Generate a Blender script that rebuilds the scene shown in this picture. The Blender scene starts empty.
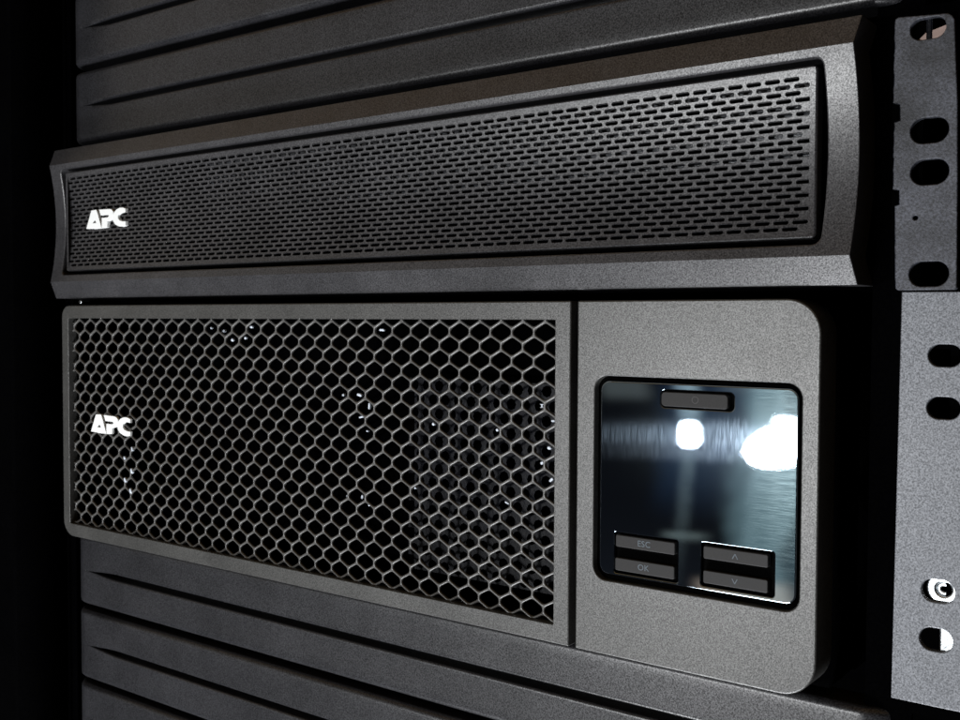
import bpy, bmesh, math, random
from mathutils import Vector, Matrix
from mathutils.geometry import tessellate_polygon
random.seed(4)
R = math.radians
S = 0.001                                   # all shapes below are written in millimetres

# ------------------------------------------------------------------ camera, world, lamps, exposure
scene = bpy.context.scene
col = scene.collection
YAW, PIT, ROL, FPX = 0.643720, 0.036814, 0.004611, 1049.23
cam_d = bpy.data.cameras.new("camera")
cam = bpy.data.objects.new("camera", cam_d); col.objects.link(cam); scene.camera = cam
cy, sy, cp, sp = math.cos(YAW), math.sin(YAW), math.cos(PIT), math.sin(PIT)
F = Vector((-sy*cp, cy*cp, -sp)); RT = Vector((cy, sy, 0)); U = RT.cross(F)
cr, sr = math.cos(ROL), math.sin(ROL)
R2 = RT*cr + U*sr; U2 = U*cr - RT*sr
M = Matrix((R2, U2, -F)).transposed().to_4x4()
M.translation = Vector((545.378, -332.756, -7.801))*S
cam.matrix_world = M
cam_d.sensor_width = 36; cam_d.lens = FPX*36/960
cam_d.clip_start = 0.01; cam_d.clip_end = 50
cam_d.dof.use_dof = True; cam_d.dof.focus_distance = 0.40; cam_d.dof.aperture_fstop = 36

scene.view_settings.view_transform = 'Standard'
scene.view_settings.look = 'None'
scene.view_settings.exposure = 0.0
scene.view_settings.gamma = 1.0

world = bpy.data.worlds.new("World"); scene.world = world; world.use_nodes = True
def build_world():
    nt = world.node_tree; nt.nodes.clear()
    N = nt.nodes.new; L = nt.links.new
    out = N('ShaderNodeOutputWorld'); bg = N('ShaderNodeBackground'); L(bg.outputs[0], out.inputs[0])
    tc = N('ShaderNodeTexCoord'); sx = N('ShaderNodeSeparateXYZ'); L(tc.outputs['Generated'], sx.inputs[0])
    def m(op, a, b=None, c=None):
        n = N('ShaderNodeMath'); n.operation = op
        for i, v in enumerate((a, b, c)):
            if v is None: continue
            if isinstance(v, (int, float)): n.inputs[i].default_value = v
            else: L(v, n.inputs[i])
        return n.outputs[0]
    x, y, z = sx.outputs
    # azimuth (deg) measured from -Y towards -X ; elevation (deg)
    az = m('MULTIPLY', m('ARCTAN2', m('MULTIPLY', x, -1), m('MULTIPLY', y, -1)), 57.2958)
    el = m('MULTIPLY', m('ARCSINE', z), 57.2958)
    nz = N('ShaderNodeTexNoise'); nz.inputs['Scale'].default_value = 9; nz.inputs['Detail'].default_value = 3
    L(tc.outputs['Generated'], nz.inputs['Vector'])
    wob = m('MULTIPLY', m('SUBTRACT', nz.outputs['Fac'], 0.5), 5.0)
    az = m('ADD', az, wob); 
    def band(v, lo, hi, soft):
        a = N('ShaderNodeMapRange'); a.interpolation_type = 'SMOOTHSTEP'
        a.inputs[1].default_value = lo-soft; a.inputs[2].default_value = lo+soft; L(v, a.inputs[0])
        b = N('ShaderNodeMapRange'); b.interpolation_type = 'SMOOTHSTEP'
        b.inputs[1].default_value = hi-soft; b.inputs[2].default_value = hi+soft; L(v, b.inputs[0])
        b.inputs[3].default_value = 1; b.inputs[4].default_value = 0
        return m('MULTIPLY', a.outputs[0], b.outputs[0])
    acc = None
    def add(colr, fac):
        nonlocal acc
        v = N('ShaderNodeVectorMath'); v.operation = 'SCALE'; v.inputs[0].default_value = colr; L(fac, v.inputs[3])
        if acc is None: acc = v.outputs[0]
        else:
            s = N('ShaderNodeVectorMath'); s.operation = 'ADD'; L(acc, s.inputs[0]); L(v.outputs[0], s.inputs[1]); acc = s.outputs[0]
    # a dark machine room: brown-ish upper half, faintly grey lower half
    add((.060, .044, .024), band(el, 8, 200, 8))
    add((.26, .14, .03), band(el, 34, 200, 12))
    add((.016, .018, .023), band(el, -60, -14, 5))
    # daylight coming in beside and behind the photographer
    for c, a0, a1, as_, e0, e1, es in WORLD_PATCHES:
        add(c, m('MULTIPLY', band(az, a0, a1, as_), band(el, e0, e1, es)))
    L(acc, bg.inputs[0]); bg.inputs[1].default_value = 1.0
WORLD_PATCHES = [
    ((.30, .44, .46), 20.6, 22.8, .5, -15, 0.5, 2.0),      # tall pale column round the main window
    ((.07, .12, .14), 17.0, 20.4, .5, -18, 1, 2.0),
    ((.50, .62, .66), 25.2, 26.2, .3, -5.2, 6, .6),        # strip above the small window
    ((.015, .04, .09), 22.5, 27.0, 1.0, -9, -2.5, 2.0),
    ((.40, .46, .42), 24.0, 26.4, .5, -11.45, -11.25, .1),
    ((.16, .17, .16), 27.8, 30.6, .4, -4.1, 4, .35),       # pale wall high on the left
    ((.22, .25, .26), 17.0, 24.0, .8, -3.6, 4, .5),
    ((.75, .55, .42), 20.5, 25.0, .8, -17.0, -13.6, .2),  # warm floor edge
    ((.10, .12, .12), 27.5, 31.0, .6, -20, -14.0, .6),
    ((.34, .31, .27), 40, 82, 5, -5, 34, 4),              # lit wall of the room far to the left
]
build_world()

def area(name, hit, az, el, dist, w, h, power, color, shape='RECTANGLE', roll=0):
    """rectangular lamp seen from `hit` (mm) in direction az (from -Y towards -X) / el"""
    d = Vector((-math.sin(R(az))*math.cos(R(el)), -math.cos(R(az))*math.cos(R(el)), math.sin(R(el))))
    ld = bpy.data.lights.new(name, 'AREA'); ld.shape = shape; ld.size = w; ld.size_y = h
    ld.energy = power; ld.color = color
    o = bpy.data.objects.new(name, ld); col.objects.link(o)
    o.location = Vector(hit)*S + d*dist
    o.rotation_euler = ((-d).to_track_quat('-Z', 'Y').to_matrix() @ Matrix.Rotation(R(roll), 3, 'Z')).to_euler()
    return o
area("window_light", (415, 0, -46), 20.6, -6.5, 3.0, .21, .10, 36, (.98, .99, 1), 'ELLIPSE', 14)
area("upper_window_light", (415, 0, -46), 19.6, -5.9, 3.02, .15, .075, 28, (.98, .99, 1), 'RECTANGLE', -6)
area("small_window_light", (388, 0, -47), 25.6, -6.0, 3.0, .038, .054, 5, (.93, .97, 1))
area("floor_bounce_light", (430, 0, 10), 22, -60, 1.2, .5, .4, 30, (.95, .97, 1))

# ------------------------------------------------------------------ node materials
def new_mat(name):
    m = bpy.data.materials.new(name); m.use_nodes = True
    nt = m.node_tree; b = nt.nodes['Principled BSDF']
    return m, nt, b
def objcoord(nt, scale=(1, 1, 1)):
    tc = nt.nodes.new('ShaderNodeTexCoord'); mp = nt.nodes.new('ShaderNodeMapping')
    mp.inputs['Scale'].default_value = scale
    nt.links.new(tc.outputs['Object'], mp.inputs['Vector'])
    return mp.outputs[0]
def noise(nt, vec, scale, detail=2, rough=.5):
    n = nt.nodes.new('ShaderNodeTexNoise'); n.inputs['Scale'].default_value = scale
    n.inputs['Detail'].default_value = detail; n.inputs['Roughness'].default_value = rough
    nt.links.new(vec, n.inputs['Vector']); return n.outputs['Fac']
def ramp(nt, fac, stops):
    r = nt.nodes.new('ShaderNodeValToRGB'); nt.links.new(fac, r.inputs[0])
    e = r.color_ramp.elements
    e[0].position, e[0].color = stops[0][0], (*stops[0][1], 1)
    e[1].position, e[1].color = stops[-1][0], (*stops[-1][1], 1)
    for p, c in stops[1:-1]:
        k = e.new(p); k.color = (*c, 1)
    return r.outputs[0]
def bump(nt, h, strength, dist, normal=None):
    b = nt.nodes.new('ShaderNodeBump'); b.inputs['Strength'].default_value = strength
    b.inputs['Distance'].default_value = dist; nt.links.new(h, b.inputs['Height'])
    if normal: nt.links.new(normal, b.inputs['Normal'])
    return b.outputs[0]
def textured(name, base, rough, grain=2200, bstr=.5, bdist=.00012, var=.25, metallic=0, spec=.5, blotch=.2, fleck=0):
    m, nt, b = new_mat(name)
    v = objcoord(nt)
    gv = nt.nodes.new('ShaderNodeMapping'); gv.inputs['Rotation'].default_value = (.63, .48, .91)
    nt.links.new(v, gv.inputs['Vector'])
    n1 = noise(nt, gv.outputs[0], grain, 3, .65)
    n2 = noise(nt, v, 35, 4, .6)
    lo = tuple(c*(1-var) for c in base); hi = tuple(c*(1+var) for c in base)
    c1 = ramp(nt, n1, [(.36, lo), (.64, hi)])
    mx = nt.nodes.new('ShaderNodeMix'); mx.data_type = 'RGBA'; mx.blend_type = 'MULTIPLY'; mx.inputs['Factor'].default_value = 1
    nt.links.new(c1, mx.inputs['A']); nt.links.new(ramp(nt, n2, [(.3, (1-blotch,)*3), (.7, (1+blotch,)*3)]), mx.inputs['B'])
    nt.links.new(mx.outputs['Result'], b.inputs['Base Color'])
    rr = nt.nodes.new('ShaderNodeMapRange'); nt.links.new(n2, rr.inputs[0])
    rr.inputs[3].default_value = rough-.05; rr.inputs[4].default_value = rough+.06
    nt.links.new(rr.outputs[0], b.inputs['Roughness'])
    b.inputs['Metallic'].default_value = metallic
    b.inputs['Specular IOR Level'].default_value = spec
    if fleck:
        fr = nt.nodes.new('ShaderNodeMapRange'); nt.links.new(n1, fr.inputs[0])
        fr.inputs[1].default_value = .38; fr.inputs[2].default_value = .62
        fr.inputs[3].default_value = spec*(1-fleck); fr.inputs[4].default_value = spec*(1+fleck)
        nt.links.new(fr.outputs[0], b.inputs['Specular IOR Level'])
    if bstr: nt.links.new(bump(nt, n1, bstr, bdist), b.inputs['Normal'])
    return m
MAT = {}
MAT['upper'] = textured('charcoal_grained_plastic', (.022, .0215, .023), .36, 2100, .5, .00005, .6, fleck=.5, spec=.44)
MAT['lower'] = textured('grey_grained_plastic', (.026, .0258, .0244), .40, 2200, .5, .00005, .5, fleck=.42)
MAT['blank'] = textured('matte_charcoal_plastic', (.010, .010, .0115), .35, 1800, .5, .00005, .7, fleck=.5, spec=.42)
MAT['mesh'] = textured('painted_steel_mesh', (.046, .0445, .042), .36, 2600, .4, .00004, .3)
MAT['ear'] = textured('zinc_plated_ear', (.032, .034, .042), .42, 1300, .6, .00008, .6, blotch=.7, metallic=.3)
MAT['ear2'] = textured('grey_powder_coated_ear', (.066, .07, .079), .46, 1900, .6, .00005, .5, fleck=.4, blotch=.08, metallic=.2)
MAT['black'] = textured('black_cabinet_paint', (.0006, .0006, .0007), .9, 900, 0, .0001, .2, spec=0)
MAT['inner'] = textured('dark_inner_steel', (.0012, .0015, .003), .42, 500, .7, .0002, .4, spec=.09)
MAT['glint_paint'] = textured('pale_glint_paint', (.42, .46, .52), .35, 600, .2, .0001, .2)  # pale colour that stands in for bright glints in the grille
MAT['satin'] = textured('satin_black_bar', (.03, .032, .036), .22, 700, .6, .0002, .3, blotch=.6)
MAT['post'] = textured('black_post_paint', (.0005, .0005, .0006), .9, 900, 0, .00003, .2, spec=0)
MAT['gasket'] = textured('black_rubber_gasket', (.0008, .0008, .0008), .8, 900, .1, .00003, .2, spec=.01)
MAT['button'] = textured('grey_rubber_button', (.007, .0066, .0066), .6, 2600, .3, .00004, .3, spec=.25)
MAT['steel'] = textured('bright_nickel_steel', (.55, .58, .60), .25, 600, .3, .0002, .1, metallic=1)
MAT['logo'] = textured('white_badge_plastic', (.60, .61, .60), .5, 900, .1, .00005, .03, blotch=.03)
MAT['print'] = textured('pale_blue_grey_print', (.045, .058, .07), .7, 900, 0, .0001, .1)
MAT['faint'] = textured('faint_grey_print', (.035, .034, .034), .7, 900, 0, .0001, .1)
MAT['tan'] = textured('tan_cable_jacket', (.30, .21, .18), .5, 900, .2, .0001, .1)

def film_mat():
    m, nt, b = new_mat('mirror_display_film')
    L = nt.links.new
    out = nt.nodes['Material Output']
    b.inputs['Base Color'].default_value = (.004, .005, .007, 1)
    b.inputs['Roughness'].default_value = .5
    b.inputs['Specular IOR Level'].default_value = 0
    def glossy(colr, rough, normal=None, aniso=0, lines=None):
        g = nt.nodes.new('ShaderNodeBsdfAnisotropic'); g.inputs['Color'].default_value = (*colr, 1)
        g.inputs['Roughness'].default_value = rough; g.distribution = 'BECKMANN'
        if aniso:
            g.inputs['Anisotropy'].default_value = aniso
            tv = nt.nodes.new('ShaderNodeCombineXYZ'); tv.inputs[0].default_value = 1
            L(tv.outputs[0], g.inputs['Tangent'])
        if lines:
            lo = tuple(c*.15 for c in colr)
            L(ramp(nt, lines, [(.4, lo), (.62, colr)]), g.inputs['Color'])
        if normal: L(normal, g.inputs['Normal'])
        return g.outputs[0]
    vert = noise(nt, objcoord(nt, (1, 1, .05)), 2300, 4, .7)      # fine vertical brush marks
    hori = noise(nt, objcoord(nt, (.05, 1, 1)), 2300, 4, .7)      # fine horizontal brush marks
    wavy = noise(nt, objcoord(nt), 45, 1, .4)
    g0 = glossy((.46, .54, .60), .045, bump(nt, wavy, .06, .0002))
    g1 = glossy((.62, .80, 1.0), .105, None, -.78, vert)
    g2 = glossy((.7, .95, 1.0), .105, None, .78, hori)
    g3 = glossy((.7, .9, 1.0), .15)
    def mix(a, c, f):
        x = nt.nodes.new('ShaderNodeMixShader'); x.inputs[0].default_value = f; L(a, x.inputs[1]); L(c, x.inputs[2]); return x.outputs[0]
    g = mix(mix(mix(g0, g1, .0055), g2, .0035), g3, .0014)
    fin = mix(g, b.outputs[0], .42)
    L(fin, out.inputs['Surface'])
    return m
MAT['film'] = film_mat()

# ------------------------------------------------------------------ mesh helpers
def link(name, bm, mat, parent=None, smooth=None):
    me = bpy.data.meshes.new(name); bm.normal_update(); bm.to_mesh(me); bm.free()
    if mat: me.materials.append(MAT[mat])
    if smooth is not None:
        for p in me.polygons: p.use_smooth = True
        me.set_sharp_from_angle(angle=R(smooth))
    o = bpy.data.objects.new(name, me); col.objects.link(o)
    if parent:
        o.parent = parent; o.matrix_parent_inverse = Matrix.Translation(-parent.location)
    return o
def thing(name, label, cat, loc, group=None):
    o = bpy.data.objects.new(name, None); col.objects.link(o)
    o.location = Vector(loc)*S; o.empty_display_size = .02
    return tag(o, label, cat, group)
def tag(o, label, cat, group=None):
    o['label'] = label; o['category'] = cat
    if group: o['group'] = group
    return o
def rrect(x0, z0, x1, z1, r, n=7):
    """counter-clockwise loop; r may be one radius or (bl, br, tr, tl)"""
    r = (r,)*4 if isinstance(r, (int, float)) else r
    cs = [(x0+r[0], z0+r[0], r[0], 180), (x1-r[1], z0+r[1], r[1], 270), (x1-r[2], z1-r[2], r[2], 0), (x0+r[3], z1-r[3], r[3], 90)]
    out = []
    for cx, cz, rr, a0 in cs:
        for k in range(n+1):
            a = R(a0+90*k/n); out.append((cx+rr*math.cos(a), cz+rr*math.sin(a)))
    return out
def slot(cx, cz, hw, hh, n=10):
    return rrect(cx-hw, cz-hh, cx+hw, cz+hh, hh-.001, n)
def sgn_area(l):
    return sum(l[i][0]*l[(i+1) % len(l)][1]-l[(i+1) % len(l)][0]*l[i][1] for i in range(len(l)))/2
def offset(l, d):
    """shift every vertex to the left of the direction of travel"""
    n = len(l); out = []
    for i in range(n):
        p0, p1, p2 = l[i-1], l[i], l[(i+1) % n]
        a = Vector((p1[0]-p0[0], p1[1]-p0[1])); b = Vector((p2[0]-p1[0], p2[1]-p1[1]))
        if a.length < 1e-6: a = b
        if b.length < 1e-6: b = a
        a.normalize(); b.normalize()
        na = Vector((-a.y, a.x)); nb = Vector((-b.y, b.x)); m = na+nb
        if m.length < 1e-6: m = na
        m.normalize(); k = d/max(.35, m.dot(na))
        out.append((p1[0]+m.x*k, p1[1]+m.y*k))
    return out
def plate(bm, outer, holes, y0, y1, bev=0, seg=3, back=True, hole_bev=None):
    """solid sheet in the XZ plane, front at y0 (towards the camera), rounded front edges"""
    loops = []
    for k, l in enumerate([outer]+list(holes)):
        l = list(l)
        if (sgn_area(l) > 0) != (k == 0): l.reverse()
        loops.append(l)
    front = []
    rings = []
    for k, l in enumerate(loops):
        b = bev if k == 0 or hole_bev is None else hole_bev
        rr = []
        if b:
            for s in range(seg+1):
                a = math.pi/2*s/seg
                rr.append([bm.verts.new((x*S, (y0+b*(1-math.cos(a)))*S, z*S)) for x, z in offset(l, b*(1-math.sin(a)))])
        else:
            rr.append([bm.verts.new((x*S, y0*S, z*S)) for x, z in l])
        rr.append([bm.verts.new((x*S, y1*S, z*S)) for x, z in l])
        for a, c in zip(rr, rr[1:]):
            for i in range(len(l)):
                j = (i+1) % len(l)
                try: f = bm.faces.new((a[i], c[i], c[j], a[j])); f.smooth = True
                except ValueError: pass
        rings.append(rr); front.append(rr[0])
    def cap(vs, flip):
        flat = [v for l in vs for v in l]
        for t in tessellate_polygon([[Vector((v.co.x, v.co.z, 0)) for v in l] for l in vs]):
            vv = [flat[i] for i in t]
            n = (vv[1].co-vv[0].co).cross(vv[2].co-vv[0].co)
            if (n.y > 0) != flip: vv.reverse()
            try: bm.faces.new(vv)
            except ValueError: pass
    cap(front, False)
    if back: cap([r[-1] for r in rings], True)
    return bm
def box(bm, x0, x1, y0, y1, z0, z1, b=0):
    return plate(bm, rrect(x0, z0, x1, z1, max(b, .01), 1 if b == 0 else 4), [], y0, y1, b*.8 if b else 0)
def sharpen(o, ang=40):
    me = o.data
    for p in me.polygons: p.use_smooth = True
    me.set_sharp_from_angle(angle=R(ang))
def harden(o):
    """smooth rounded edges, flat large faces: sharp wherever a cap face meets a rounded strip"""
    me = o.data
    bm = bmesh.new(); bm.from_mesh(me)
    for f in bm.faces:
        big = abs(f.normal.y) > .992
        f.smooth = not big
    for e in bm.edges:
        if len(e.link_faces) == 2:
            a, b = e.link_faces
            if a.smooth != b.smooth or a.normal.angle(b.normal, 0) > R(40): e.smooth = False
    bm.to_mesh(me); bm.free()
def cyl(bm, cx, y0, y1, cz, r, n=24, bev=.4):
    l = [(cx+r*math.cos(2*math.pi*k/n), cz+r*math.sin(2*math.pi*k/n)) for k in range(n)]
    return plate(bm, l, [], y0, y1, bev)

# ------------------------------------------------------------------ the cabinet around it (setting)
bm = bmesh.new()
box(bm, -62, -1400, 34, 60, -900, 900)               # front frame at the left of the opening
box(bm, 484, 1400, 34, 60, -900, 900)
box(bm, -24, -20.5, -17, 14.6, -900, 900)          # added upright that throws shade on the left panel ends
for (x0, x1, y0, y1, z0, z1) in ((-64, -60, 60, 900, -900, 900), (484, 488, 60, 900, -900, 900), (-64, 488, 896, 900, -900, 900)):
    box(bm, x0, x1, y0, y1, z0, z1)
bmesh.ops.recalc_face_normals(bm, faces=bm.faces)
o = link('rack_cabinet_wall', bm, 'black'); o['kind'] = 'structure'

def make_post(x0, x1, label):
    bm = bmesh.new()
    holes = []
    for u in range(-7, 6):
        for dz in (6.35, 22.2, 38.1):
            cz = 1.6+u*44.45+dz
            holes.append(rrect((x0+x1)/2-4.8, cz-4.8, (x0+x1)/2+4.8, cz+4.8, .4, 2))
    plate(bm, rrect(x0, -330, x1, 270, .5, 2), holes, 17.9, 20)
    xs = (x0, x0+2) if x0 < 200 else (x1-2, x1)
    box(bm, xs[0]+.01, xs[1]-.01, 20, 70, -330, 270)
    o = link('rack_post', bm, 'post')
    return tag(o, label, 'rack post', 'upright posts of the equipment rack')
make_post(442, 481, 'black steel rack post with square holes behind the right-hand mounting ears')
make_post(-49, -18, 'black steel rack post in deep shade at the left ends of the panels')

# ------------------------------------------------------------------ blanking panels
def sm(a, b, t):
    t = max(0, min(1, (t-a)/(b-a))); return t*t*(3-2*t)
def make_blank(zc, label):
    """zc = centre of the panel; height 40.4, central groove that fades out before the ends"""
    H = 19.9; bm = bmesh.new()
    prof = []
    r = 2.8
    for k in range(9):
        a = math.pi/2*k/8; prof.append((H-r*(1-math.cos(a))*1.0 if False else H-r+r*math.cos(a), r-r*math.sin(a)))
    zs_in = [14, 9, 6, 4.6, 3.8, 3.2, 2.7, 2.2, 1.9, 1.7, 1.6, 1.5, 1.4, .5, 0, -.5, -1.4, -1.5, -1.6, -1.7, -1.9, -2.2, -2.7, -3.2, -3.8, -4.6, -6, -9, -14]
    full = [(H, 14)]+prof+[(z, 0) for z in zs_in]+[(-z, y) for z, y in reversed(prof)]+[(-H, 14)]
    def groove(z):
        a = abs(z)
        if a <= 1.55: return 12.0
        if a >= 2.7: return 0
        return (1-math.sqrt(max(0, 1-((2.7-a)/1.1)**2)))*1.1 if a >= 1.6 else 3.0
    x0, x1 = -15, 454
    xs = [x0, x0+.3, x0+1, x0+2, x0+3.5, x0+5, x0+8, x0+11, x0+13, x0+15, x0+17, x0+19, x0+21, x0+24, x0+28, x0+34, x0+44, 60, 120, 200, 280, 350, x1-34, x1-26, x1-22, x1-19, x1-16, x1-13, x1-10, x1-5, x1-3.5, x1-2, x1-1, x1-.3, x1]
    rows = []
    xs = sorted(set(xs+[x0+12+i*2 for i in range(17)]+[x1-12-i*2 for i in range(17)]))
    for x in xs:
        e = min(x-x0, x1-x)
        rnd = (13-math.sqrt(max(0, 169-(13-min(13, e))**2)))
        t = sm(13, 46, e)
        rows.append([bm.verts.new((x*S, (14+min(14, yy+rnd+(groove(z)*min(1, t*4) if yy == 0 else 0)))*S, (zc+(z*max(.02, t) if abs(z) < 2.8 else z))*S)) for z, yy in full])
    for a, b in zip(rows, rows[1:]):
        for i in range(len(full)-1):
            bm.faces.new((a[i], a[i+1], b[i+1], b[i]))
    back0 = []
    for rw, x in ((rows[0], x0), (rows[-1], x1)):       # returns at both ends
        vb = [bm.verts.new((x*S, 30*S, v.co.z)) for v in rw]
        for i in range(len(full)-1):
            f = (rw[i], vb[i], vb[i+1], rw[i+1])
            bm.faces.new(f if rw is rows[0] else f[::-1])
    o = link('blanking_panel', bm, 'blank', smooth=32)
    return tag(o, label, 'blanking panel', 'ribbed blanking panels of the rack')
P = 43.7
make_blank(113.9+44.0, 'upper ribbed charcoal blanking panel cut off by the top edge of the photo')
make_blank(113.9, 'ribbed charcoal blanking panel directly above the slotted upper unit')
make_blank(-153.6, 'ribbed charcoal blanking panel directly under the honeycomb-fronted unit')
make_blank(-197.2, 'ribbed charcoal blanking panel, second one below the honeycomb-fronted unit')
make_blank(-240.6, 'ribbed charcoal blanking panel lowest in view at the bottom left corner')
make_blank(113.9+88, 'ribbed charcoal blanking panel barely entering at the very top left')

# ------------------------------------------------------------------ the logo (flat raised letters, traced in mm)
import itertools
def px2mm(u, v, y=0.):
    """where a sight line through a 960x720 photo position meets the plane y (used only for the badge drawing)"""
    d = F*FPX+R2*(u-480)-U2*(v-360); C = Vector((545.378, -332.756, -7.801)); t = (y-C.y)/d.y; q = C+d*t
    return q.x, q.z
def tr(pts): return [px2mm(70+a/12, 395+b/12) for a, b in pts]
LA = tr([(250, 438), (268, 376), (310, 231), (372, 234), (392, 300), (410, 372), (432, 452), (436, 467), (385, 462), (330, 455), (324, 440), (312, 448), (280, 442)])
LAh = tr([(347, 338), (324, 386), (369, 391)])
LP = tr([(404, 240), (530, 256), (556, 268), (574, 296), (576, 345), (558, 383), (505, 398), (503, 470), (437, 466), (436, 345), (508, 352), (522, 342), (516, 324), (424, 312)])
LC = tr([(722, 290), (692, 272), (652, 266), (612, 280), (582, 312), (568, 352), (572, 410), (598, 455), (640, 486), (682, 498), (722, 492), (724, 442), (690, 436), (655, 420), (634, 392), (632, 352), (652, 330), (686, 326), (722, 336)])
def make_logo(dx, dz, y, parent, th=1.6):
    bm = bmesh.new()
    f = lambda l: [(a+dx, b+dz) for a, b in l]
    plate(bm, f(LA), [f(LAh)], y, y+th, .15, 2)
    plate(bm, f(LP), [], y-.02, y+th, .15, 2)
    plate(bm, f(LC), [], y, y+th, .15, 2)
    o = link('logo', bm, 'logo', parent); harden(o); return o

# ------------------------------------------------------------------ upper unit
ZB, ZT = 4.2, 88.2; ZM = 46.2
YA = -1.5; CH = 9.2
def bulge(z):
    t = (z-ZM)/((ZT-ZB)/2-CH); return max(0, 1-t*t)
def fy(z):
    hz = (ZT-ZB)/2-CH; a = abs(z-ZM)
    if a <= hz: return YA+4.4*bulge(z)
    return YA+(a-hz)/CH*4.2
def gx(x, z):
    hz = (ZT-ZB)/2-CH; a = abs(z-ZM)
    k = bulge(z)*1.1 if a <= hz else (a-hz)/CH*1.3
    return 215.5+(x-215.5)*(1+k/225)
def bend(bm, extra=()):
    zs = sorted(set([round(ZM-33+i*2, 2) for i in range(34)]+[ZB+CH, ZT-CH]))
    for z in zs:
        bmesh.ops.bisect_plane(bm, geom=bm.verts[:]+bm.edges[:]+bm.faces[:], dist=1e-6, plane_co=(0, 0, z*S), plane_no=(0, 0, 1))
    for v in bm.verts:
        z = v.co.z/S; x = v.co.x/S
        v.co.x = gx(x, z)*S; v.co.y += fy(z)*S
ups = thing('battery_unit', 'two-unit-high charcoal unit with a concave front of small oval slots and a white badge', 'battery unit', (216, 20, 46))
XL, XR = -8.6, 440.6
bm = bmesh.new()
plate(bm, rrect(XL, ZB, XR, ZT, .3, 2), [rrect(1.2, 17.2, 430.6, 76.4, 2.8, 5)], 0, 16, .25, 2, back=False, hole_bev=.5)
bend(bm)
o = link('front_bezel', bm, 'upper', ups, smooth=14)
bm = bmesh.new()
box(bm, 0, 432, 16, 700, 3.5, 85)
link('chassis', bm, 'black', ups)
bm = bmesh.new(); box(bm, .5, 431, 9.5, 11, 16.5, 77); link('backing_plate', bm, 'black', ups)

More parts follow.
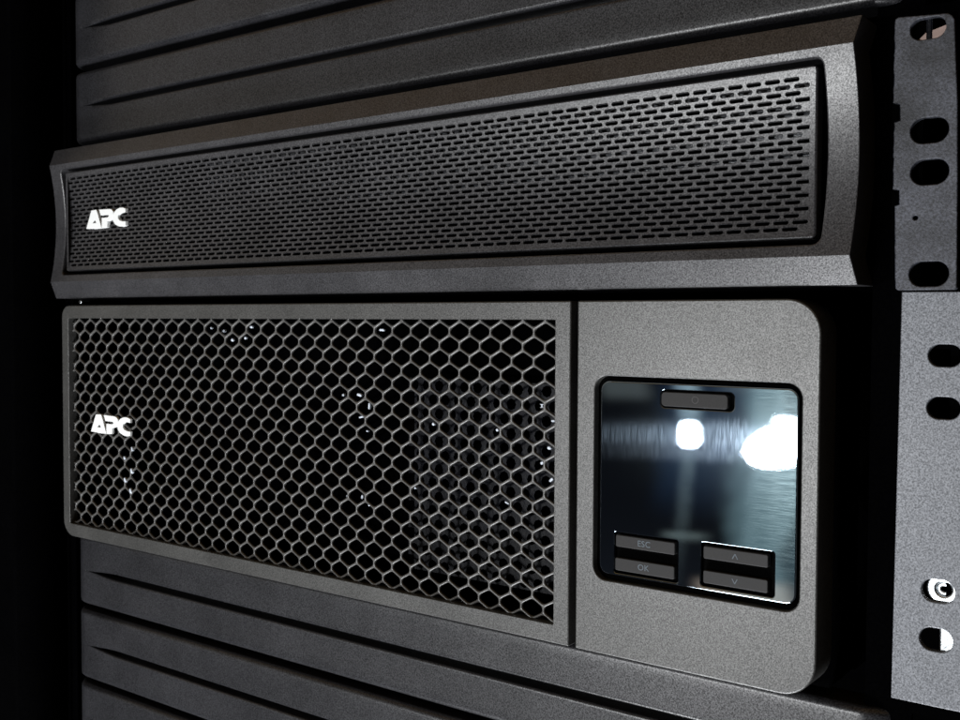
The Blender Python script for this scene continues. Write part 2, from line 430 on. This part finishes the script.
for z_, hh_ in ((69.6, 1.0), (63.3, .9), (60.1, .6), (53.6, .8), (46.8, .5)):
    bm = bmesh.new(); box(bm, 120, 428, 6.6, 9.4, z_-hh_, z_+hh_, .5)
    o = link('glimmer_bar', bm, 'satin', ups); harden(o)  # bars added behind the slots to catch glimmers of light
def slot_panel():
    """plate with 23 staggered rows of obround slots, every slot a real hole"""
    y0 = 1.0; th = 1.3
    px0, px1, pz0, pz1 = 3.4, 428.4, 19.2, 74.4
    RP = 2.186; CP = 6.394; Z0 = 70.75; nrow = 23
    bm = bmesh.new(); hw, hh = 2.6, .74; n = 4
    vd = {}
    def V(x, y, z):
        k = (round(x, 3), round(y, 3), round(z, 3))
        if k not in vd: vd[k] = bm.verts.new((x*S, y*S, z*S))
        return vd[k]
    def face(vs):
        vs = [v for i, v in enumerate(vs) if v is not vs[i-1]]
        if len(vs) > 2:
            try: bm.faces.new(vs)
            except ValueError: pass
    zt = Z0+RP/2; zb = Z0-(nrow-.5)*RP
    for r in range(nrow):
        zc = Z0-r*RP; odd = r % 2; cnt = 66 if odd else 65
        xs = 10.45-(CP/2 if odd else 0)
        xl = xs-CP/2; xr = xs+(cnt-.5)*CP
        for i in range(cnt):
            cx = xs+i*CP
            hole = slot(cx, zc, hw, hh, n)
            hole_in = [(cx+(a-cx)*.94, zc+(b-zc)*.72) for a, b in hole]
            fr = [V(a, y0, b) for a, b in hole]
            fr2 = [V(a, y0+.32, b) for a, b in hole_in]
            bk = [V(a, y0+th, b) for a, b in hole_in]
            m = len(hole)
            for j in range(m):
                k = (j+1) % m
                face((fr[j], fr2[j], fr2[k], fr[k])); face((fr2[j], bk[j], bk[k], fr2[k]))
            # hole is ccw starting lower-left corner arc: arcs bl, br, tr, tl
            a0, a1 = cx-CP/2, cx+CP/2; b0, b1 = zc-RP/2, zc+RP/2
            q = n+1
            corner = [V(a0, y0, b0), V(a1, y0, b0), V(a1, y0, b1), V(a0, y0, b1)]
            for c in range(4):
                arc = fr[c*q:(c+1)*q]
                for j in range(len(arc)-1): face((corner[c], arc[j+1], arc[j]))
                nx = (c+1) % 4
                face((corner[c], corner[nx], fr[nx*q], arc[-1]))
        for (p, q_) in ((px0+.7, xl), (xr, px1-.7)):
            face((V(p, y0, zc-RP/2), V(q_, y0, zc-RP/2), V(q_, y0, zc+RP/2), V(p, y0, zc+RP/2)))
    for z0, z1 in ((pz0+.7, zb), (zt, pz1-.7)):
        face((V(px0+.7, y0, z0), V(px1-.7, y0, z0), V(px1-.7, y0, z1), V(px0+.7, y0, z1)))
    nfront = len(bm.faces)
    # rounded rim
    l = rrect(px0, pz0, px1, pz1, 1.6, 5); rings = []
    for s in range(5):
        a = math.pi/2*s/4; b = 1.1
        rings.append([bm.verts.new((x*S, (y0+b*(1-math.cos(a)))*S, z*S)) for x, z in offset(l, b*(1-math.sin(a)))])
    rings.append([bm.verts.new((x*S, (y0+5)*S, z*S)) for x, z in l])
    for a, c in zip(rings, rings[1:]):
        for i in range(len(l)):
            j = (i+1) % len(l); bm.faces.new((a[i], c[i], c[j], a[j]))
    # thin filler between rim and the grid edge
    g = rrect(px0+.7, pz0+.7, px1-.7, pz1-.7, .9, 5)
    gi = [bm.verts.new((x*S, (y0+.03)*S, z*S)) for x, z in offset(l, 2.4)]
    for i in range(len(l)):
        j = (i+1) % len(l); bm.faces.new((gi[i], rings[0][i], rings[0][j], gi[j]))
    bmesh.ops.bisect_plane(bm, geom=bm.verts[:]+bm.edges[:]+bm.faces[:], dist=1e-6, plane_co=(px1*S*.5, 0, 0), plane_no=(1, 0, 0))
    bm.normal_update()
    for f in bm.faces: f.smooth = True
    for v in bm.verts:
        z = v.co.z/S; x = v.co.x/S
        v.co.x = gx(x, z)*S; v.co.y += fy(z)*S
    o = link('slotted_panel', bm, 'upper', ups)
    me = o.data
    nrm = []
    for p in me.polygons:
        c = p.center; z = c.z/S
        for li in p.loop_indices:
            zz = me.vertices[me.loops[li].vertex_index].co.z/S
            d = (fy(zz+.05)-fy(zz-.05))/.1
            if abs(p.normal.y) > .93: nrm.append(Vector((0, -1, d)).normalized())
            else: nrm.append(p.normal.copy())
    me.normals_split_custom_set([tuple(v) for v in nrm])
    return o
slot_panel()
UZ = px2mm(70+310/12, 395+231/12)
BX, BZ = px2mm(93.75, 210, 1.8)
make_logo(BX-UZ[0]-3.2, BZ-UZ[1], 2.3, ups, 2.0)

def ear(name, parent, outline, holes, y, mat, label=None, round_=.3, curl=0):
    bm = bmesh.new(); plate(bm, outline, holes, y, y+2.2, round_, 2)
    if curl:
        for k in range(14):
            bmesh.ops.bisect_plane(bm, geom=bm.verts[:]+bm.edges[:]+bm.faces[:], dist=1e-7, plane_co=(0, 0, (4+k*5.5)*S), plane_no=(0, 0, 1))
        for v in bm.verts: v.co.y -= curl*max(0, (75-v.co.z/S)/72)**2*S
    o = link(name, bm, mat, parent); harden(o)
    if label: o['label'] = label
    return o
def jag(x0, z0, x1, z1, n, amp):
    out = []
    for k in range(1, n):
        t = k/n; out.append((x0+(x1-x0)*t+random.uniform(-amp, amp), z0+(z1-z0)*t))
    return out
out_u = ([(451.6, 2.6), (468.4, 2.6), (468.9, 3.1), (467.4, 60), (466.0, 85.6), (465.2, 87.0), (464.0, 87.8), (449.2, 89.0), (448.4, 88.4)]
         + jag(448.3, 88, 448.2, 62.4, 24, .16) + [(448.2, 62.2), (450.3, 61.6), (450.4, 56.4), (448.6, 56.0)]
         + jag(448.6, 56, 448.8, 35, 18, .14) + [(448.8, 34.8), (450.8, 34.4), (450.9, 29.8), (449.6, 29.4)]
         + jag(449.6, 29.4, 450.6, 4, 16, .1) + [(450.8, 3.2)])
hu = [slot(458.3, 84.1, 5.3, 3.3), slot(459.4, 52.4, 5.7, 4.0), slot(459.8, 39.4, 5.7, 4.0), slot(460.6, 7.6, 5.9, 3.9), slot(456.0, 25.3, .75, .7, 5)]
ear('mounting_ear', ups, out_u, hu, 15, 'ear', curl=3)
out_m = [(432-a, b) for a, b in out_u]
ear('mounting_ear', ups, out_m, [[(432-a, b) for a, b in h] for h in hu], 15, 'post', 'left mounting ear with its deep shade painted in black')  # shade put into the colour: black instead of the right ear's finish

# ------------------------------------------------------------------ lower unit
low = thing('power_supply', 'three-unit-high grey unit with honeycomb grille, white badge and square mirror display', 'power supply', (216, 20, -65))
ZLB = -130.0
bm = bmesh.new()
plate(bm, rrect(0, ZLB, 337.9, 0, (9, .6, .6, 6.5), 8), [rrect(6.4, -122.9, 331.0, -7.1, .35, 2)], 0, 5, .55, 3, back=False, hole_bev=.25)
o = link('grille_frame', bm, 'lower', low); harden(o)
bm = bmesh.new()
plate(bm, rrect(340.8, ZLB, 431.6, 0, (.6, 12, 11.5, .6), 10), [rrect(348.4, -102.4, 425.8, -27.4, 5.2, 8)], 0, 15, .55, 3, back=False, hole_bev=.4)
o = link('control_cover', bm, 'lower', low); harden(o)
bm = bmesh.new(); box(bm, 0, 432, 40, 700, -130, -1); box(bm, 0.4, 3, 5.2, 40, -124, -5); box(bm, 334, 431, 15.1, 40, -130, -1); box(bm, 334, 337.5, 5.2, 15, -129, -1); box(bm, 3.01, 333.9, 5.2, 40, -129, -126); box(bm, 3.01, 333.9, 5.2, 40, -4, -1)
link('chassis', bm, 'black', low)

def honeycomb():
    bm = bmesh.new()
    CP = 10.389; RP = 5.633; X0 = 12.95; Z0 = -11.9
    A, B, C = CP/2, 1.38, 4.25
    y0, th, w = 2.6, 1.1, .50
    base = [(A, -B), (A, B), (0, C), (-A, B), (-A, -B), (0, -C)]
    def rounded(l, r, n=3):
        out = []
        for i in range(len(l)):
            p0, p1, p2 = Vector(l[i-1]), Vector(l[i]), Vector(l[(i+1) % len(l)])
            a = (p0-p1).normalized(); b = (p2-p1).normalized()
            s = min(r, (p0-p1).length*.45, (p2-p1).length*.45)
            q0, q1 = p1+a*s, p1+b*s
            for k in range(n+1):
                t = k/n; out.append(tuple(q0*(1-t)**2+p1*2*t*(1-t)+q1*t*t))
        return out
    outer = []; n = 3
    inset = offset(base, w)
    hole = rounded(inset, 1.3, n)
    hole2 = rounded(offset(base, w-.28), 1.35, n)
    m = len(hole)
    for r in range(-1, 22):
        zc = Z0-r*RP
        for c in range(-1, 32):
            cx = X0+c*CP+(-CP/2 if r % 2 else 0)
            if cx > 334 or cx < 5 or zc < -126.5: continue
            if zc > -4: continue
            ov = [bm.verts.new(((cx+a)*S, y0*S, (zc+b)*S)) for a, b in base]
            h2 = [bm.verts.new(((cx+a)*S, y0*S, (zc+b)*S)) for a, b in hole2]
            h1 = [bm.verts.new(((cx+a)*S, (y0+.28)*S, (zc+b)*S)) for a, b in hole]
            hb = [bm.verts.new(((cx+a)*S, (y0+th)*S, (zc+b)*S)) for a, b in hole]
            q = n+1
            for i in range(6):
                arc = h2[i*q:(i+1)*q]
                for j in range(len(arc)-1): bm.faces.new((ov[i], arc[j+1], arc[j])[::-1])
                nx = (i+1) % 6
                bm.faces.new((ov[i], ov[nx], h2[nx*q], arc[-1]))
            for j in range(m):
                k = (j+1) % m
                bm.faces.new((h2[j], h2[k], h1[k], h1[j])); bm.faces.new((h1[j], h1[k], hb[k], hb[j]))
    bmesh.ops.remove_doubles(bm, verts=bm.verts, dist=1e-6)
    bmesh.ops.recalc_face_normals(bm, faces=bm.faces)
    # cut the sheet to the size of the pocket behind the frame
    for co, no in (((4.0*S, 0, 0), (-1, 0, 0)), ((333.5*S, 0, 0), (1, 0, 0)), ((0, 0, -4.8*S), (0, 0, 1)), ((0, 0, -125.4*S), (0, 0, -1))):
        bmesh.ops.bisect_plane(bm, geom=bm.verts[:]+bm.edges[:]+bm.faces[:], dist=1e-7, plane_co=co, plane_no=no, clear_outer=True)
    return link('honeycomb_grille', bm, 'mesh', low, smooth=50)
honeycomb()
BX, BZ = px2mm(70+310/12, 395+231/12, 1.5)
make_logo(BX-UZ[0], BZ-UZ[1], 1.5, low, 1.3)

def inner_plate():
    bm = bmesh.new(); pitch = 7.0
    y = 22
    nc = 0
    for r in range(0, 14):
        for c in range(0, 13):
            cx = 243+c*pitch+(pitch/2 if r % 2 else 0); cz = -36-r*6.1
            a = [(cx-pitch/2, cz-3.05), (cx+pitch/2, cz-3.05), (cx+pitch/2, cz+3.05), (cx-pitch/2, cz+3.05)]
            circ = [(cx+2.45*math.cos(math.pi/4*k-3*math.pi/4-.0), cz+2.45*math.sin(math.pi/4*k-3*math.pi/4)) for k in range(8)]
            ov = [bm.verts.new((x*S, y*S, z*S)) for x, z in a]
            cv = [bm.verts.new((x*S, y*S, z*S)) for x, z in circ]
            cb = [bm.verts.new((x*S, (y+1.2)*S, z*S)) for x, z in circ]
            for i in range(4):
                bm.faces.new((ov[i], cv[2*i+1], cv[2*i])[::-1]); bm.faces.new((ov[i], ov[(i+1) % 4], cv[(2*i+2) % 8], cv[2*i+1]))
            for k in range(8): bm.faces.new((cv[k], cv[(k+1) % 8], cb[(k+1) % 8], cb[k]))
    bmesh.ops.recalc_face_normals(bm, faces=bm.faces)
    return link('perforated_baffle', bm, 'inner', low)
inner_plate()
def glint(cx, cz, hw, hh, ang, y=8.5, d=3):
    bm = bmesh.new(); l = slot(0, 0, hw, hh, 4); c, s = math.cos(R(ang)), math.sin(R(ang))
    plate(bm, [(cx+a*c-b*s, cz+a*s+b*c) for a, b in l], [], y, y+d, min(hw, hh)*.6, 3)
    o = link('painted_glint', bm, 'glint_paint', low); harden(o); return o  # glint painted as a small pale solid, not a real part
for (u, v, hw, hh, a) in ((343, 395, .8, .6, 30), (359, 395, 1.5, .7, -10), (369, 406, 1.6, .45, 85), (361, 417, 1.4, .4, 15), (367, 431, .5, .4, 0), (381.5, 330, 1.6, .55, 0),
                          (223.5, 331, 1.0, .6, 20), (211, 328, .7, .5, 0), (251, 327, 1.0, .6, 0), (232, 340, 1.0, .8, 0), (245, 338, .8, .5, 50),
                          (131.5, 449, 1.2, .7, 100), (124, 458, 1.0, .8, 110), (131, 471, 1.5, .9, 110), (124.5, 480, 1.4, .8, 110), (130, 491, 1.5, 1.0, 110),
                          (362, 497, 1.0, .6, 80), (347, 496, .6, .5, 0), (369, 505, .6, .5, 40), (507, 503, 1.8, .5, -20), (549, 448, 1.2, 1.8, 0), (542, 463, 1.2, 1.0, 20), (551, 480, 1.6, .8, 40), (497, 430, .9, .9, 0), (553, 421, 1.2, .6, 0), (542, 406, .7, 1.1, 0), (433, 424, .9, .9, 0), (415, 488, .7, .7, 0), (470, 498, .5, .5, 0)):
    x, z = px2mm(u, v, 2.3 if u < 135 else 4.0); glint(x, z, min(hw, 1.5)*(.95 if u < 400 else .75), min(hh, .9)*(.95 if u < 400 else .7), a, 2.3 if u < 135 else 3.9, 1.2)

# display module
disp = link('display_module', plate(bmesh.new(), rrect(346, -105, 428, -25, 3, 4), [], 3.0, 14, .3, 2), 'gasket', low); harden(disp)
bm = bmesh.new()
def pocket(x0, z0, x1, z1, r): return rrect(x0, z0, x1, z1, r, 5)
BT = [(375.0, -37.3, 400.0, -32.2)]
BTN = [('button', 357.3, -89.5, 381.0, -85.1), ('button', 357.1, -98.2, 380.9, -93.5), ('button', 391.7, -89.1, 414.9, -84.7), ('button', 391.7, -97.6, 414.9, -93.1)]
holes = [pocket(374.6, -37.9, 402.0, -31.6, 1.6), pocket(356.4, -99.4, 381.9, -84.3, .8), pocket(390.6, -98.9, 416.9, -83.6, 1.0)]
plate(bm, rrect(350.2, -100.3, 424.2, -29.3, 3.6, 8), holes, 1.3, 3.4, .5, 4, hole_bev=.35)
film = link('display_window', bm, 'film', disp); film.matrix_parent_inverse = Matrix.Identity(4); harden(film)
def sub(o): o.matrix_parent_inverse = Matrix.Translation(-low.location); return o
disp.matrix_parent_inverse = Matrix.Translation(-low.location)
for o_ in (film,): o_.matrix_parent_inverse = Matrix.Identity(4)
def text_bm(s, cx, cz, size, y):
    cu = bpy.data.curves.new('t', 'FONT'); cu.body = s; cu.size = size*S; cu.align_x = 'CENTER'; cu.align_y = 'CENTER'; cu.extrude = .03*S; cu.offset = .03*S
    cu.space_character = 1.08
    ob = bpy.data.objects.new('t', cu); col.objects.link(ob)
    dg = bpy.context.evaluated_depsgraph_get(); me = bpy.data.meshes.new_from_object(ob.evaluated_get(dg))
    bpy.data.objects.remove(ob)
    bm = bmesh.new(); bm.from_mesh(me); bpy.data.meshes.remove(me)
    for v in bm.verts: v.co = Vector((cx*S+v.co.x, y*S-v.co.z, cz*S+v.co.y))
    return bm
def stroke(bm, pts, w, y):
    for (a, b) in zip(pts, pts[1:]):
        d = Vector((b[0]-a[0], b[1]-a[1])).normalized(); n = Vector((-d.y, d.x))*w/2
        plate(bm, [(a[0]+n.x, a[1]+n.y), (a[0]-n.x, a[1]-n.y), (b[0]-n.x, b[1]-n.y), (b[0]+n.x, b[1]+n.y)], [], y, y+.1)
YB = .75
def make_button(x0, z0, x1, z1, r=.7):
    bm = bmesh.new(); plate(bm, rrect(x0, z0, x1, z1, r, 5), [], YB, 3.6, .3, 3)
    o = link('button', bm, 'button'); o.parent = disp; harden(o); return o
x0, z0, x1, z1 = BT[0]; b = make_button(x0, z0, x1, z1, 1.4); b['label'] = 'unmarked power button above the display'
bm = bmesh.new(); n = 20; cx, cz = 388, -34.6
plate(bm, [(cx+1.25*math.cos(2*math.pi*k/n), cz+1.25*math.sin(2*math.pi*k/n)) for k in range(n)],
      [[(cx+1.08*math.cos(2*math.pi*k/n), cz+1.08*math.sin(2*math.pi*k/n)) for k in range(n)]], YB-.05, YB+.05)
link('lettering', bm, 'faint').parent = b
for (nm, x0, z0, x1, z1), s in zip(BTN, ('ESC', 'OK', '^', 'v')):
    b = make_button(x0, z0, x1, z1); cx, cz = (x0+x1)/2, (z0+z1)/2
    if s in ('ESC', 'OK'):
        b['label'] = 'button marked ' + s
        bm = text_bm(s, cx-.3, cz, 3.0, YB-.06)
    else:
        b['label'] = 'button marked with an arrow pointing ' + ('up' if s == '^' else 'down')
        bm = bmesh.new(); k = 1 if s == '^' else -1
        stroke(bm, [(cx-.95, cz-.85*k), (cx, cz+.85*k)], .32, YB-.07); stroke(bm, [(cx, cz+.85*k), (cx+.95, cz-.85*k)], .32, YB-.075)
    link('lettering', bm, 'print').parent = b

out_l = [(451.0, -128.8), (477, -128.8), (478, -128), (478, 2.0), (451.9, 2.2)]
hl = [slot(465.2, -17.8, 5.0, 3.5), slot(465.1, -34.2, 5.0, 3.5), slot(464.6, -91.9, 5.0, 3.65), slot(464.3, -107.4, 5.0, 3.7)]
ear('mounting_ear', low, out_l, hl, 15.2, 'ear2')
ear('mounting_ear', low, [(432-a, b) for a, b in out_l], [[(432-a, b) for a, b in h] for h in hl], 15.2, 'post', 'left mounting ear with its deep shade painted in black')  # left copy coloured black to stand for shade

# ------------------------------------------------------------------ small hardware seen through the ear holes
def ring_screw(cx, cz):
    bm = bmesh.new(); n = 28
    c = lambda r: [(cx+r*math.cos(2*math.pi*k/n), cz+r*math.sin(2*math.pi*k/n)) for k in range(n)]
    plate(bm, c(5.4), [c(2.2)], 17.6, 19.4, .8, 4)
    plate(bm, c(2.15), [c(.9)], 18.0, 20, .4, 3)
    o = link('rack_screw', bm, 'steel'); harden(o)
    return tag(o, 'bright round screw with a hollow centre inside the second-lowest hole of the right ear', 'screw')
ring_screw(465.8, -91.6)
bm = bmesh.new(); box(bm, 464.6, 471, 17.5, 19.6, -112, -102.5, .9)
o = link('cage_nut', bm, 'steel'); harden(o); tag(o, 'shiny nickel cage nut filling half of the lowest hole of the right ear', 'cage nut')
bm = bmesh.new()
plate(bm, [(452, 79.5), (464, 79.5), (464, 85.2), (459, 83.9), (457, 83.4), (455.0, 81.6), (452.5, 81.2)], [], 17.5, 17.8, .05)
o = link('cable', bm, 'tan'); harden(o); tag(o, 'pinkish tan cable jacket glimpsed through the topmost hole of the right ear', 'cable')
bm = bmesh.new(); box(bm, 457.2, 459.0, 17.3, 17.48, 79, 88.5, .6)
o = link('cable_tie', bm, 'inner'); harden(o); tag(o, 'dark upright strap crossing the topmost hole of the right ear', 'cable tie')
bm = bmesh.new()
x, z = px2mm(80, 302, 6); cyl(bm, x, 6, 12, z, 1.5, 16, .6)
o = link('case_screw', bm, 'steel'); harden(o); tag(o, 'tiny pale screw head in the dark gap between the two units at left', 'screw')
